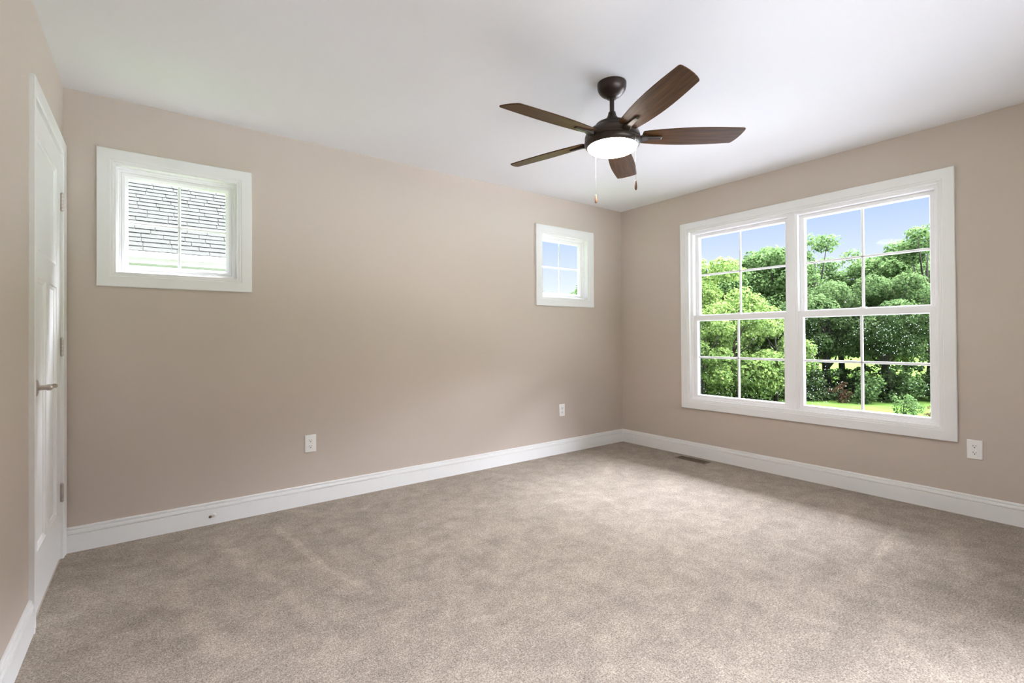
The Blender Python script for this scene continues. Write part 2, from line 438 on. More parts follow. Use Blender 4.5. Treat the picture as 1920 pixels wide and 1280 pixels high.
w3 = window_root('window_3', FB, W3, 'large white double hung window pair looking onto trees and lawn')
f3 = rel(FB, w3)
MB(f3).sweep_rect(W3, casing_prof(CW3)).build('casing', M['trim'], w3, autosmooth=25)
ci = inset(W3, CW3)
MB(f3).sweep_rect(inset(ci, -.012), [(0, .001), (.0085, .001), (.0085, .032), (0, .032)]).build('jamb', M['trim'], w3)
# vinyl frame and the mullion between the two units
UN = [(ci[0]+.021, 1.6725, .537, ci[3]-.022), (1.7485, ci[1]-.021, .537, ci[3]-.022)]
fr = MB(f3)
fr.sweep_rect((ci[0]-.012, ci[1]+.012, .512, ci[3]+.012), [(0, .028), (.024, .028), (.026, .030), (.030, .030), (.033, .034), (.033, .13), (0, .13)])
fr.build('frame', M['vinyl'], w3, autosmooth=25)
ml = MB(f3); ml.box(1.6725, .030, .525, 1.7485, .13, ci[3]-.018)
ml.box(1.6850, .024, .530, 1.7360, .031, ci[3]-.012)
ml.build('mullion', M['vinyl'], w3, bevel=.002)
sl = MB(f3); sl.box(ci[0]-.010, .002, ci[2]-.010, ci[1]+.010, .13, .531); sl.build('sill', M['trim'], w3, bevel=.002)
random.seed(5)
for ui, (a0, a1, z0, z1) in enumerate(UN):
    # upper sash, outer track
    ur = (a0, a1, 1.262, z1)
    us = MB(f3)
    gu = (a0+.0385, a1-.0385, 1.3105, z1-.031)
    def sash(mb, o_, g_, d0, d1, bead):
        i0 = [(o_[0], o_[2]), (o_[1], o_[2]), (o_[1], o_[3]), (o_[0], o_[3])]
        def rr(r_, d): return [mb.v(r_[0], d, r_[2]), mb.v(r_[1], d, r_[2]), mb.v(r_[1], d, r_[3]), mb.v(r_[0], d, r_[3])]
        g1 = (g_[0]-bead, g_[1]+bead, g_[2]-bead, g_[3]+bead)
        loops = [rr(o_, d1), rr(o_, d0), rr(g1, d0), rr(g_, (d0+d1)/2-.002), rr(g_, d1)]
        for j in range(5):
            A, B = loops[j], loops[(j+1) % 5]
            for q_ in range(4): mb.face([A[q_], A[(q_+1) % 4], B[(q_+1) % 4], B[q_]])
    sash(us, ur, gu, .075, .105, .007)
    uo = us.build('upper_sash', M['vinyl'], w3, bevel=.0012)
    pane(MB(f3), gu, .092).build('pane', M['glass'], uo)
    muntins(MB(f3), gu, .092, .018, .007, cc=1.6765).build('muntins', M['vinyl'], uo)
    for la in (a0+.006, a1-.018):
        MB(f3).box(la, .066, 1.372, la+.012, .076, 1.402).build('vent_latch', M['vinyl'], uo, bevel=.002)
    lr = (a0, a1, z0, 1.298)
    gl = (a0+.0365, a1-.0365, .5715, 1.2495)
    ls = MB(f3); sash(ls, lr, gl, .036, .068, .005)
    lo = ls.build('lower_sash', M['vinyl'], w3, bevel=.0015)
    pane(MB(f3), gl, .052).build('pane', M['glass'], lo)
    muntins(MB(f3), gl, .051, .019, .0075, cc=.9165).build('muntins', M['vinyl'], lo)
    lk = MB(f3); cx_ = (a0+a1)/2
    lk.box(cx_-.028, .046, 1.298, cx_+.028, .068, 1.304); lk.lathe([(.011, 1.304-1.298), (.011, .013), (.008, .016)], (cx_, .056, 1.298), 20)
    lk.box(cx_-.004, .050, 1.306, cx_+.034, .058, 1.313)
    lk.build('sash_lock', M['vinyl'], lo, bevel=.001)
    # half insect screen outside the lower sash, charcoal frame
    sr = (a0+.001, a1-.001, .540, 1.285)
    sc = MB(f3).ring(sr, .013, .078, .118).build('screen_frame', M['screenframe'], w3)
    pane(MB(f3), inset(sr, .012), .110).build('screen_mesh', M['screen'], sc)
    # rain drops caught on the screen
    dr = MB(f3); s4 = inset(sr, .02)
    cl = [(.5, .5, .5, .5, 90)]
    if ui == 1: cl += [(.83, .80, .16, .13, 150), (.60, .78, .12, .12, 60), (.08, .62, .05, .3, 70), (.12, .22, .09, .13, 60), (.90, .3, .05, .2, 20)]
    else: cl += [(.30, .93, .12, .05, 25), (.80, .88, .12, .08, 60), (.45, .06, .4, .04, 40), (.95, .5, .04, .4, 30)]
    for (cu, cv, su, sv, n_) in cl:
        for _ in range(n_):
            if su == .5: u_, v_ = random.random(), random.random()
            else: u_, v_ = random.gauss(cu, su), random.gauss(cv, sv)
            if not (0 < u_ < 1 and 0 < v_ < 1): continue
            r_ = random.uniform(.0011, .0024)*(1.35 if random.random() < .12 else 1)
            dr.blob((s4[0]+u_*(s4[1]-s4[0]), .1085, s4[2]+v_*(s4[3]-s4[2])), r_, 1, (1, .7, random.uniform(1, 1.5)))
    d_ = dr.build('raindrops', M['drops'], sc, smooth=True); d_['kind'] = 'stuff'

# unseen window added behind the viewer to fill the room with daylight
w4 = window_root('fill_window', FF, W4, 'unseen white framed window added behind the viewer for fill daylight')
f4 = rel(FF, w4); c4 = inset(W4, CW3)
MB(f4).sweep_rect(W4, casing_prof(CW3)).build('casing', M['trim'], w4, autosmooth=25)
MB(f4).sweep_rect(inset(c4, -.012), [(0, .001), (.0085, .001), (.0085, .032), (0, .032)]).build('jamb', M['trim'], w4)
MB(f4).sweep_rect(inset(c4, -.012), [(0, .030), (.033, .030), (.033, .13), (0, .13)]).build('frame', M['vinyl'], w4)
m4 = (c4[0]+c4[1])/2
MB(f4).box(m4-.038, .030, c4[2]+.01, m4+.038, .13, c4[3]-.01).build('mullion', M['vinyl'], w4)
for a0_4, a1_4 in ((c4[0]+.021, m4-.038), (m4+.038, c4[1]-.021)):
    for q4, (z0_4, z1_4, d4) in {'upper_sash': (1.262, c4[3]-.021, .075), 'lower_sash': (c4[2]+.021, 1.298, .038)}.items():
        so = MB(f4).ring((a0_4, a1_4, z0_4, z1_4), .038, d4, d4+.03).build(q4, M['vinyl'], w4)
        g4 = inset((a0_4, a1_4, z0_4, z1_4), .036)
        pane(MB(f4), g4, d4+.015).build('pane', M['glass'], so)
        muntins(MB(f4), g4, d4+.015, .018, .007).build('muntins', M['vinyl'], so)

# ------------------------------------------------------------------ door
door = empty('door_1', (0, -.44, 0)); structure(door, 'white three panel door with satin nickel hinges and lever', 'door')
fd = rel(FC, door)
cp = [(0, 0), (0, -.0155), (.003, -.0175), (.016, -.0165), (.022, -.0140), (.044, -.0118), (.050, -.0135), (.056, -.0128), (.060, -.009), (.060, 0)]
MB(fd).sweep_rect((.0145, .8725, 0, 2.132), cp, open_bottom=True).build('casing', M['trim'], door, autosmooth=25)
MB(fd).sweep_rect((.0700, .818, 0, 2.078), [(0, 0), (.0105, 0), (.0105, .12), (0, .12)], open_bottom=True).build('jamb', M['trim'], door)
MB(fd).sweep_rect((.0800, .808, 0, 2.068), [(0, .0415), (.012, .0415), (.012, .075), (0, .075)], open_bottom=True).build('door_stop_moulding', M['trim'], door)
# leaf with one wide panel above two tall ones
a0, a1, z0, z1 = .0835, .8045, .014, 2.0645
X = [a0, a0+.108, a0+.318, a1-.318, a1-.108, a1]
Zp = [z0, .255, 1.372, 1.482, 1.955, z1]
lf = MB(fd)
def cell(x0_, x1_, c0_, c1_, d):
    return lf.face([lf.v(x0_, d, c0_), lf.v(x1_, d, c0_), lf.v(x1_, d, c1_), lf.v(x0_, d, c1_)])
panels = [(X[1], X[2], Zp[1], Zp[2]), (X[3], X[4], Zp[1], Zp[2]), (X[1], X[4], Zp[3], Zp[4])]
for d, sgn in ((.0005, 1), (.0355, -1)):
    As, Cs = X, Zp
    for i in range(5):
        for j in range(5):
            ac_, cc_ = (As[i]+As[i+1])/2, (Cs[j]+Cs[j+1])/2
            if any(p_[0] < ac_ < p_[1] and p_[2] < cc_ < p_[3] for p_ in panels): continue
            cell(As[i], As[i+1], Cs[j], Cs[j+1], d)
    for p_ in panels:
        lv = [(0, 0), (.003, .004), (.014, .0075), (.016, .0105)]
        def rr(i_, dd): q_ = inset(p_, i_); return [lf.v(q_[0], d+sgn*dd, q_[2]), lf.v(q_[1], d+sgn*dd, q_[2]), lf.v(q_[1], d+sgn*dd, q_[3]), lf.v(q_[0], d+sgn*dd, q_[3])]
        lp = [rr(*x_) for x_ in lv]
        for A, B in zip(lp, lp[1:]):
            for k_ in range(4): lf.face([A[k_], A[(k_+1) % 4], B[(k_+1) % 4], B[k_]])
        lf.face(lp[-1])
for (x_0, x_1, c_0, c_1) in ((a0, a0, z0, z1), (a1, a1, z0, z1)):
    lf.face([lf.v(x_0, .0005, c_0), lf.v(x_0, .0355, c_0), lf.v(x_0, .0355, c_1), lf.v(x_0, .0005, c_1)])
for c_ in (z0, z1):
    lf.face([lf.v(a0, .0005, c_), lf.v(a1, .0005, c_), lf.v(a1, .0355, c_), lf.v(a0, .0355, c_)])
lf.build('door_leaf', M['trim'], door)
for z in (1.820, 1.079, .337):
    h = MB(fd)
    for q in range(5):
        h.lathe([(.0062, .0006), (.0066, .0012), (.0066, .0170), (.0062, .0176)], (.0805, -.0068, z-.0445+q*.0178), 16)
    h.lathe([(.003, -.0475), (.0045, -.0450)], (.0805, -.0068, z), 12); h.lathe([(.0045, .0450), (.003, .0480)], (.0805, -.0068, z), 12)
    h.box(.0770, -.0040, z-.0445, .0798, .030, z+.0445)
    h.box(.0812, -.0040, z-.0445, .0832, .030, z+.0445)
    h.build('hinge', M['nickel'], door, autosmooth=40)
hy, hz = .742, .9225
hd = MB(fd)
hd.lathe([(.0125, -.008), (.0105, -.013), (.0100, -.030), (.0125, -.036), (.0125, -.046), (.009, -.050)], (hy, 0, hz), 28, axis='y')
hd.tube([(hy+.012, -.0430, hz), (hy-.004, -.0435, hz), (hy-.03, -.0450, hz+.001), (hy-.06, -.0465, hz+.002), (hy-.085, -.0470, hz), (hy-.104, -.0455, hz-.002), (hy-.112, -.0435, hz-.003)],
        [.0088, .0098, .0086, .0080, .0085, .0092, .0045], 16)
handle = hd.build('door_handle', M['nickel'], door, smooth=True)
MB(fd).lathe([(.0335, .0015), (.0335, -.003), (.031, -.006), (.024, -.0085), (.016, -.0095)], (hy, 0, hz), 36, axis='y').build('rose', M['nickel'], handle, autosmooth=40)
# hall side of the doorway stays closed by the leaf

# ------------------------------------------------------------------ outlets
def outlet(f, a, z, label):
    root = empty('outlet', f(a, 0, z)); g = rel(f, root)
    tag(root, label, 'outlet', 'white duplex outlets low on the walls')
    pl = MB(g); w, h = .0358, .0583
    lv = [(0, -.0002), (0, -.0030), (.0025, -.0055), (.006, -.0062)]
    r_ = (a-w, a+w, z-h, z+h)
    pl.sweep_rect(r_, lv, closed_prof=False)
    q = inset(r_, .006); pl.face([pl.v(q[0], -.0062, q[2]), pl.v(q[1], -.0062, q[2]), pl.v(q[1], -.0062, q[3]), pl.v(q[0], -.0062, q[3])])
    pl.build('cover_plate', M['plastic'], root, autosmooth=60)
    MB(g).lathe([(.0030, -.0060), (.0028, -.0072), (.0015, -.0075)], (a, 0, z), 16, axis='y').build('screw', M['plastic'], root)
    for s in (-1, 1):
        cz = z+s*.0197; rc = MB(g)
        # receptacle face: circle cut flat top and bottom
        fr_, bk = [], []
        for k in range(32):
            t = 2*PI*k/32; x = .0172*math.cos(t); y = max(-.0135, min(.0135, .0172*math.sin(t)))
            fr_.append(rc.v(a+x, -.0082, cz+y)); bk.append(rc.v(a+x*1.03, -.0058, cz+y*1.03))
        for k in range(32): rc.face([bk[k], bk[(k+1) % 32], fr_[(k+1) % 32], fr_[k]])
        rc.face(fr_)
        ro = rc.build('receptacle', M['plastic'], root)
        sl_ = MB(g)
        sl_.box(a-.0078, -.0086, cz-.0005, a-.0054, -.0081, cz+.0085); sl_.box(a+.0054, -.0086, cz+.0008, a+.0076, -.0081, cz+.0078)
        sl_.lathe([(.0031, -.0081), (.0031, -.0086)], (a, 0, cz-.0062), 14, axis='y')
        sl_.build('slots', M['slot'], ro)
    return root
outlet(FA, 1.2285, .4055, 'white duplex wall outlet below and between the two small windows')
outlet(FA, 3.5145, .4110, 'white wall outlet under the small window near the corner')
outlet(FB, 2.7610, .4090, 'white duplex wall outlet beside the lower corner of the big window')

# ------------------------------------------------------------------ floor register
reg = empty('floor_register', ((VX0+VX1)/2, (VY0+VY1)/2, 0)); tag(reg, 'brown slotted metal floor vent in carpet under the large window', 'vent')
fg = rel(FA, reg); g = MB(lambda a, b, c: fg(a, c, b))
g.sweep_rect((VX0-.010, VX1+.010, VY0-.010, VY1+.010), [(0, .0005), (.003, .0045), (.014, .0055), (.015, .001)], closed_prof=True)
g.build('frame', M['register'], reg)
lv = MB(fg)
for k in range(21):
    y = VY0+.006+k*(VY1-VY0-.012)/20
    lv.box(VX0+.004, y-.0016, -.010, (VX0+VX1)/2-.002, y+.0016, .0035)
    lv.box((VX0+VX1)/2+.002, y-.0016, -.010, VX1-.004, y+.0016, .0035)
lv.box((VX0+VX1)/2-.003, VY0+.003, -.010, (VX0+VX1)/2+.003, VY1-.003, .0037)
lv.build('louvers', M['register'], reg)
MB(fg).box(VX0+.0005, VY0+.0005, -.10, VX1-.0005, VY1-.0005, -.04).build('duct', M['duct'], reg)

# ------------------------------------------------------------------ door stop on the baseboard
ds = empty('door_stop', (.672, -.014, .054)); tag(ds, 'small bronze door stop screwed to the baseboard near the door', 'door stop')
ds.rotation_euler = (R(-8), 0, 0)
MB().lathe([(.0125, .0), (.0125, -.003), (.010, -.006), (.005, -.007)], (0, 0, 0), 24, axis='y').build('base', M['plastic'], ds, autosmooth=40)
sp_ = MB(); pts = []; 
for k in range(120):
    t = k/119; ang = t*2*PI*10; c_ = Vector((-.020*t, -.006-.042*t, .002*t))
    pts.append((c_.x+.0038*math.cos(ang), c_.y, c_.z+.0038*math.sin(ang)))
sp_.tube(pts, .0010, 6).build('spring', M['nickel'], ds, smooth=True)
MB().tube([(-.019, -.044, .002), (-.021, -.048, .002), (-.0245, -.056, .0024), (-.0265, -.060, .0024)], [.0058, .0075, .0075, .005], 16).build('tip', M['rubber'], ds, smooth=True)

# ------------------------------------------------------------------ ceiling fan
FX, FY = 2.308, -1.730
fan = empty('ceiling_fan', (FX, FY, H)); tag(fan, 'dark bronze five blade ceiling fan with lit opal bowl', 'ceiling fan')
def fz(z): return z-H
MB().lathe([(.0750, 0), (.0755, -.008), (.0748, -.022), (.071, -.036), (.062, -.050), (.049, -.062), (.036, -.070), (.0285, -.073), (.0265, -.078), (.024, -.080)], seg=56).build('canopy', M['bronze'], fan, autosmooth=50)
MB().lathe([(.012, -.078), (.012, fz(2.262))], seg=24).build('downrod', M['bronze'], fan, smooth=False, autosmooth=50)
MB().lathe([(.0145, fz(2.292)), (.019, fz(2.288)), (.0215, fz(2.274)), (.027, fz(2.262)), (.034, fz(2.254)), (.036, fz(2.245)), (.036, fz(2.236))], seg=40).build('coupling', M['bronze'], fan, autosmooth=50)
MB().lathe([(.030, fz(2.243)), (.060, fz(2.238)), (.084, fz(2.226)), (.0935, fz(2.214)), (.095, fz(2.209)), (.0945, fz(2.206)), (.104, fz(2.203)), (.122, fz(2.192)), (.136, fz(2.176)), (.1425, fz(2.160)), (.1435, fz(2.146)), (.1420, fz(2.139)), (.1395, fz(2.138))], seg=72).build('motor_housing', M['bronze'], fan, autosmooth=40)
MB().lathe([(.1395, fz(2.1375)), (.1440, fz(2.136)), (.1450, fz(2.130)), (.1435, fz(2.120)), (.1385, fz(2.110)), (.1315, fz(2.1045)), (.1285, fz(2.1035)), (.1270, fz(2.106)), (.1270, fz(2.113))], seg=72).build('light_fitter', M['bronze'], fan, autosmooth=40)
bp_ = [(.1265, fz(2.108))]
for k in range(1, 9):
    t = k/8*PI/2; bp_.append((.1262*math.cos(t)+.0003, fz(2.104)-.034*math.sin(t)))
MB().lathe(bp_, seg=64).build('light_bowl', M['bowl'], fan, smooth=True)

BZ = 2.156
def blade_mesh():
    mb = MB(); top, bot = [], []
    N = 26; r0_, R1 = .158, .668
    def wneg(r): # long edge (-t side)
        t = (r-r0_)/(R1-r0_); return -(.049+.011*t+.0155*math.sin(PI*min(1, t)**.9))
    def wpos(r):
        t = (r-r0_)/(.628-r0_); return .049+.013*t+.0155*math.sin(PI*min(1, t)**.9)
    A = [(r0_+(R1-.012-r0_)*k/N, wneg(r0_+(R1-.012-r0_)*k/N)) for k in range(N+1)]
    B = [(r0_+(.628-.008-r0_)*k/N, wpos(r0_+(.628-.008-r0_)*k/N)) for k in range(N+1)]
    tip = [(.6635, -.0590), (.6680, -.054), (.6685, -.046), (.6665, -.026), (.6620, -.004), (.6555, .018), (.6470, .038), (.6380, .054), (.6320, .0605), (.6260, .0625)]
    root = [(r0_-.004, .040), (r0_-.005, 0), (r0_-.004, -.040)]
    outl = A+tip+B[::-1]+root
    for x, y in outl:
        bot.append(mb.v(x, y, -.003)); top.append(mb.v(x, y, .003))
    n = len(outl)
    mb.face(bot); mb.face(top[::-1])
    for i in range(n): mb.face([bot[i], bot[(i+1) % n], top[(i+1) % n], top[i]])
    return mb
def arm_mesh():
    mb = MB()
    # tongue under the blade, tapering, with the flared root that meets the housing
    P = [(.128, .020, -.018, -.004), (.150, .024, -.019, -.005), (.168, .0215, -.016, -.004), (.185, .0155, -.0135, -.0035), (.235, .0135, -.0125, -.0032), (.252, .0125, -.0115, -.0032), (.258, .009, -.0085, -.0032)]
    rings = []
    for x, w, zb, zt in P:
        rings.append([mb.v(x, -w, zt), mb.v(x, -w*.82, zb), mb.v(x, w*.82, zb), mb.v(x, w, zt)])
    for A, B in zip(rings, rings[1:]):
        for k in range(4): mb.face([A[k], A[(k+1) % 4], B[(k+1) % 4], B[k]])
    mb.face(rings[0]); mb.face(rings[-1])
    return mb
b0 = blade_mesh().build('blade', M['wood'], fan, bevel=.0012)
a0_ = arm_mesh().build('blade_arm', M['bronze'], b0, bevel=.0025)
s0 = MB(); 
for x_, y_ in ((.190, 0), (.240, 0)): s0.lathe([(.0045, -.0150), (.0045, -.0128)], (x_, y_, 0), 12)
TILT = R(12.5)
for k in range(5):
    b = b0 if k == 0 else b0.copy()
    if k:
        COL.objects.link(b); b.parent = fan
        a = a0_.copy(); COL.objects.link(a); a.parent = b
    ang = R(33.3+72*k)
    b.rotation_euler = (Matrix.Rotation(ang, 4, 'Z') @ Matrix.Rotation(-TILT, 4, 'X')).to_euler()
    b.location = (0, 0, fz(BZ))
s0.bm.free()
rv = Vector((math.cos(yaw), -math.sin(yaw), 0)); fv = Vector((-math.sin(yaw), -math.cos(yaw), 0))
for (pr, pf, zt) in ((.0895, .1085, 2.128), (-.064, -.118, 2.118)):
    p = rv*pr+fv*pf
    out_ = p.normalized()
    ch = MB(); ch.tube([(p.x-out_.x*.004, p.y-out_.y*.004, fz(zt)), (p.x+out_.x*.006, p.y+out_.y*.006, fz(zt)-.001), (p.x+out_.x*.006, p.y+out_.y*.006, fz(zt)-.01), (p.x+out_.x*.006, p.y+out_.y*.006, fz(1.893))], (.0008), 6)
    for z_ in (1.99,): ch.blob((p.x+out_.x*.006, p.y+out_.y*.006, fz(z_)), .0022, 1)
    co_ = ch.build('pull_chain', M['chain'], fan, smooth=True)
    MB().lathe([(.0016, .002), (.0030, -.002), (.0042, -.010), (.0060, -.022), (.0070, -.032), (.0064, -.040), (.0040, -.046), (.0012, -.048)], (p.x+out_.x*.006, p.y+out_.y*.006, fz(1.893)), 20).build('fob', M['fobwood'], co_, smooth=True)
    MB().lathe([(.006, -.002), (.006, .002)], (p.x, p.y, fz(zt)), 12).build('grommet', M['bronze'], co_)

# ------------------------------------------------------------------ outside
GZ = -3.0
rng = random.Random(11)
def ground_h(x, y):
    d = math.hypot(x, y)
    return GZ + .35*math.sin(x*.09+1)*math.sin(y*.07)*min(1, max(0, (d-15)/20)) + max(0, d-46)*.018
lw = MB(); N = 70; rows = []
for i in range(N+1):
    row = []
    for j in range(N+1):
        x = -90+260*i/N; y = -110+260*j/N; row.append(lw.v(x, y, ground_h(x, y)))
    rows.append(row)
for i in range(N):
    for j in range(N): lw.face([rows[i][j], rows[i+1][j], rows[i+1][j+1], rows[i][j+1]])
lawn = lw.build('lawn', M['lawn'], smooth=True); structure(lawn, 'open mown green lawn outside below the trees', 'lawn')

def polar(az, d): return CAM.x+d*math.cos(R(az)), CAM.y+d*math.sin(R(az))

def foliage_mesh(name, mat, seed, blobs, nleaf, leaf, spread):
    """crown: clumps of real leaf sprays over a set of overlapping lobes"""
    g = random.Random(seed); vs, fs = [], []
    for (cx, cy, cz, rx, ry, rz) in blobs:
        n = int(nleaf*1.7*(rx*ry*rz)**(2/3))
        for _ in range(n):
            z = g.uniform(-.75, 1); t = g.uniform(0, 2*PI); q = math.sqrt(max(0, 1-z*z))
            d = Vector((q*math.cos(t), q*math.sin(t), z)); rr_ = g.uniform(spread, 1.06)
            lump = 1+.13*math.sin(5*t+cx*3)*math.cos(4*z+cy)
            c = Vector((cx+d.x*rx*rr_*lump, cy+d.y*ry*rr_*lump, cz+d.z*rz*rr_*lump))
            nrm = (d+Vector((g.gauss(0, .55), g.gauss(0, .55), g.gauss(.35, .5)))).normalized()
            a = nrm.orthogonal().normalized(); a.rotate(Matrix.Rotation(g.uniform(0, 2*PI), 3, nrm)); b = nrm.cross(a)
            s = leaf*.76*g.uniform(.6, 1.35); k = len(vs)
            # pointed leaf spray, slightly cupped
            for (u_, v_, w_) in ((-1, 0, 0), (-.25, .62, -.12), (.55, .42, -.08), (1.05, 0, .0), (.5, -.45, -.08), (-.3, -.6, -.12)):
                vs.append(c+a*u_*s*.5+b*v_*s*.5+nrm*w_*s)
            fs.append(tuple(range(k, k+6)))
    me = bpy.data.meshes.new(name); me.from_pydata(vs, [], fs); me.materials.append(mat); me.update()
    return me

def crown_blobs(g, h, w, base, n, open_=False):
    out_ = []
    for k in range(n):
        t = k/(n-1); z = base+(h-base)*(.10+.82*t)
        env = w*math.sin(PI*(.16+.72*t))**.75
        an = g.uniform(0, 2*PI); q = env*math.sqrt(g.uniform(.05, 1))*.72
        r_ = w*g.uniform(.26, .42)*(1.05-.35*t)*(.8 if open_ else 1)
        out_.append((q*math.cos(an), q*math.sin(an), z, r_, r_, r_*g.uniform(.7, .9)))
    return out_

def trunk_mesh(name, g, h, rad, blobs, lean=0):
    mb = MB(); top = Vector((lean*h*.5, 0, h*.80)); pts = [Vector((0, 0, -.3)), Vector((.02*h, .01*h, h*.25)), Vector((lean*h*.3, .02*h, h*.5)), top]
    mb.tube(pts, [rad*1.35, rad*.95, rad*.6, rad*.15], 8)
    for b in blobs[::2]:
        z = max(.2*h, min(.62*h, b[2]*.62)); s_ = Vector((lean*h*.25*z/h*2, .015*h, z)); e_ = Vector(b[:3])
        m_ = (s_+e_)/2+Vector((0, 0, -.04*h))
        mb.tube([s_, m_, e_], [rad*.42, rad*.26, rad*.06], 6)
    mb.bm.normal_update()
    bmesh.ops.recalc_face_normals(mb.bm, faces=mb.bm.faces)
    me = bpy.data.meshes.new(name); mb.bm.to_mesh(me); mb.bm.free(); me.materials.append(M['bark'])
    for p in me.polygons: p.use_smooth = True
    return me

PROTO = {}
def tree_proto(key, h, w, base, n, rad, mat, nleaf, leaf, seed, open_=False, spread=.72, lean=0):
    g = random.Random(seed); bl = crown_blobs(g, h, w, base, n, open_)
    PROTO[key] = (foliage_mesh('foliage', M[mat], seed+1, bl, nleaf, leaf, spread), trunk_mesh('trunk', g, h, rad, bl, lean))
tree_proto('round', 11, 4.3, 2.6, 26, .26, 'leafA', 330, .30, 3)
tree_proto('tall', 12, 3.5, 3.2, 24, .24, 'leafA', 330, .28, 8)
tree_proto('airy', 12, 3.6, 4.0, 20, .22, 'leafA', 190, .27, 14, open_=True, spread=.45, lean=.06)
tree_proto('lime', 9.5, 3.4, 1.4, 24, .18, 'leafB', 330, .27, 21)
tree_proto('deep', 11, 4.6, 4.2, 26, .34, 'leafC', 330, .28, 29)
tree_proto('maple', 7.0, 3.2, .7, 22, .14, 'leafB', 340, .25, 33)
tree_proto('bush', 2.8, 1.9, .1, 12, .06, 'leafC', 420, .20, 41)
tree_proto('shrub', 1.7, 1.5, .0, 9, .05, 'leafA', 460, .17, 47)
tree_proto('rusty', 1.5, 1.2, .0, 8, .05, 'leafR', 420, .16, 53)

def plant(key, az, d, sc, rz, name, cat, label, group=None, sz=None):
    x, y = polar(az, d)
    root = empty(name, (x, y, ground_h(x, y)), R(rz)); root.scale = (sc, sc, sz or sc)
    tag(root, label, cat, group)
    fo, tr = PROTO[key]
    link_obj('foliage', fo, root); link_obj('trunk', tr, root)
    return root
# main trees, each told apart by what the windows show
main = [
 ('lime', 31.2, 37, 1.05, 20, 'yellow green leafy tree showing at the hinge side of the big window'),
 ('round', 27.9, 43, .98, 75, 'mid green rounded tree behind the yellow green tree'),
 ('round', 24.3, 45, 1.06, 190, 'large dense green tree beside the window mullion'),
 ('airy', 21.6, 43, 1.02, 250, 'tall loose branched tree just past the window mullion, white sky through its leaves'),
 ('airy', 18.9, 45, .90, 110, 'thin open crowned tree between the loose tree and the dense crown'),
 ('round', 15.6, 46, 1.0, 10, 'broad pale green crown filling the far upper pane'),
 ('tall', 12.6, 44, 1.02, 300, 'tall green tree by the far edge of the big window'),
 ('deep', 15.5, 40, .74, 40, 'dark dense tree with a straight trunk standing at the lawn edge'),
 ('deep', 20.2, 40, .72, 130, 'dark shaded tree behind the undergrowth, its trunk half hidden'),
 ('maple', 28.6, 33, .98, 60, 'bushy bright green young maple close to the house'),
 ('maple', 31.8, 31, .80, 150, 'light green young tree low at the hinge side of the lower pane'),
 ('maple', 24.9, 35, .85, 240, 'bushy green young tree low beside the mullion'),
]
for (k_, az, d, sc, rz, lb) in main: plant(k_, az, d, sc, rz, 'tree', 'tree', lb)
for (k_, az, d, sc, rz) in (('tall', 33.5, 50, 1.0, 5), ('round', 30, 56, 1.05, 45), ('tall', 26, 58, 1.1, 85), ('lime', 23.0, 58, .85, 15), ('lime', 17.4, 58, .78, 215), ('lime', 14.2, 57, .85, 95),
                            ('round', 10, 52, 1.05, 140), ('tall', 7.5, 47, 1.05, 175), ('round', 36, 47, .95, 275), ('lime', 20.6, 60, .62, 25)):
    plant(k_, az, d, sc, rz, 'background_tree', 'tree', 'hazy green background tree behind the main row of trees', 'background trees of the treeline')
plant('tall', 50.6, 58, .86, 12, 'tree', 'tree', 'tree whose top just peeks over the near side of the corner window sill')
plant('tall', 45.4, 56, .85, 200, 'tree', 'tree', 'tree whose top just peeks over the far side of the corner window sill')
for (k_, az, d, sc, rz, sz_) in (('bush', 30.5, 34, 1.2, 0, 1), ('bush', 27.2, 36, 1.3, 50, 1), ('bush', 24.6, 38, 1.3, 80, 1), ('bush', 22.3, 37.5, 1.1, 110, .72), ('bush', 20.6, 38.5, 1.1, 140, .66), ('bush', 18.2, 41, 1.2, 170, .62),
                            ('bush', 16.4, 43, 1.3, 200, .60), ('bush', 14.2, 43, 1.25, 230, .62), ('bush', 12.2, 42, 1.2, 260, .85), ('bush', 10.4, 41, 1.2, 290, 1)):
    plant(k_, az, d, sc, rz, 'dark_bush', 'bush', 'dark green bush in the undergrowth between lawn and trees', 'dark undergrowth bushes', sz=sz_*sc if sz_ < 1 else None)
plant('shrub', 17.3, 37.5, 1.1, 30, 'shrub', 'shrub', 'light green shrub spilling onto the lawn beside the rusty patch')
plant('shrub', 15.2, 39, 1.3, 90, 'shrub', 'shrub', 'light green shrub below the straight dark trunk')
plant('shrub', 14.4, 31.5, .62, 120, 'shrub', 'shrub', 'small low shrub on the open lawn near the sill')
plant('rusty', 19.3, 37.2, .85, 10, 'rusty_shrub', 'shrub', 'reddish brown shrub at the edge of the undergrowth')
plant('rusty', 12.3, 30.5, .55, 70, 'rusty_shrub', 'shrub', 'reddish plant at the far lower corner of the big window')

# ------------------------------------------------------------------ the neighbours' house
hs = empty('neighboring_house', (1.5, 7.25, GZ)); tag(hs, 'neighbouring house with pale grey shingle roof outside the window near the door', 'house')
EY, EZ, HX0, HX1, SL = 7.25, 2.665, -8.5, 8.6, R(42)
fh = lambda a, b, c: (a-1.5, b-7.25, c-GZ)
rf = MB(fh); EXP = .143; nc = 44; g = random.Random(2)
cs, sn = math.cos(SL), math.sin(SL)
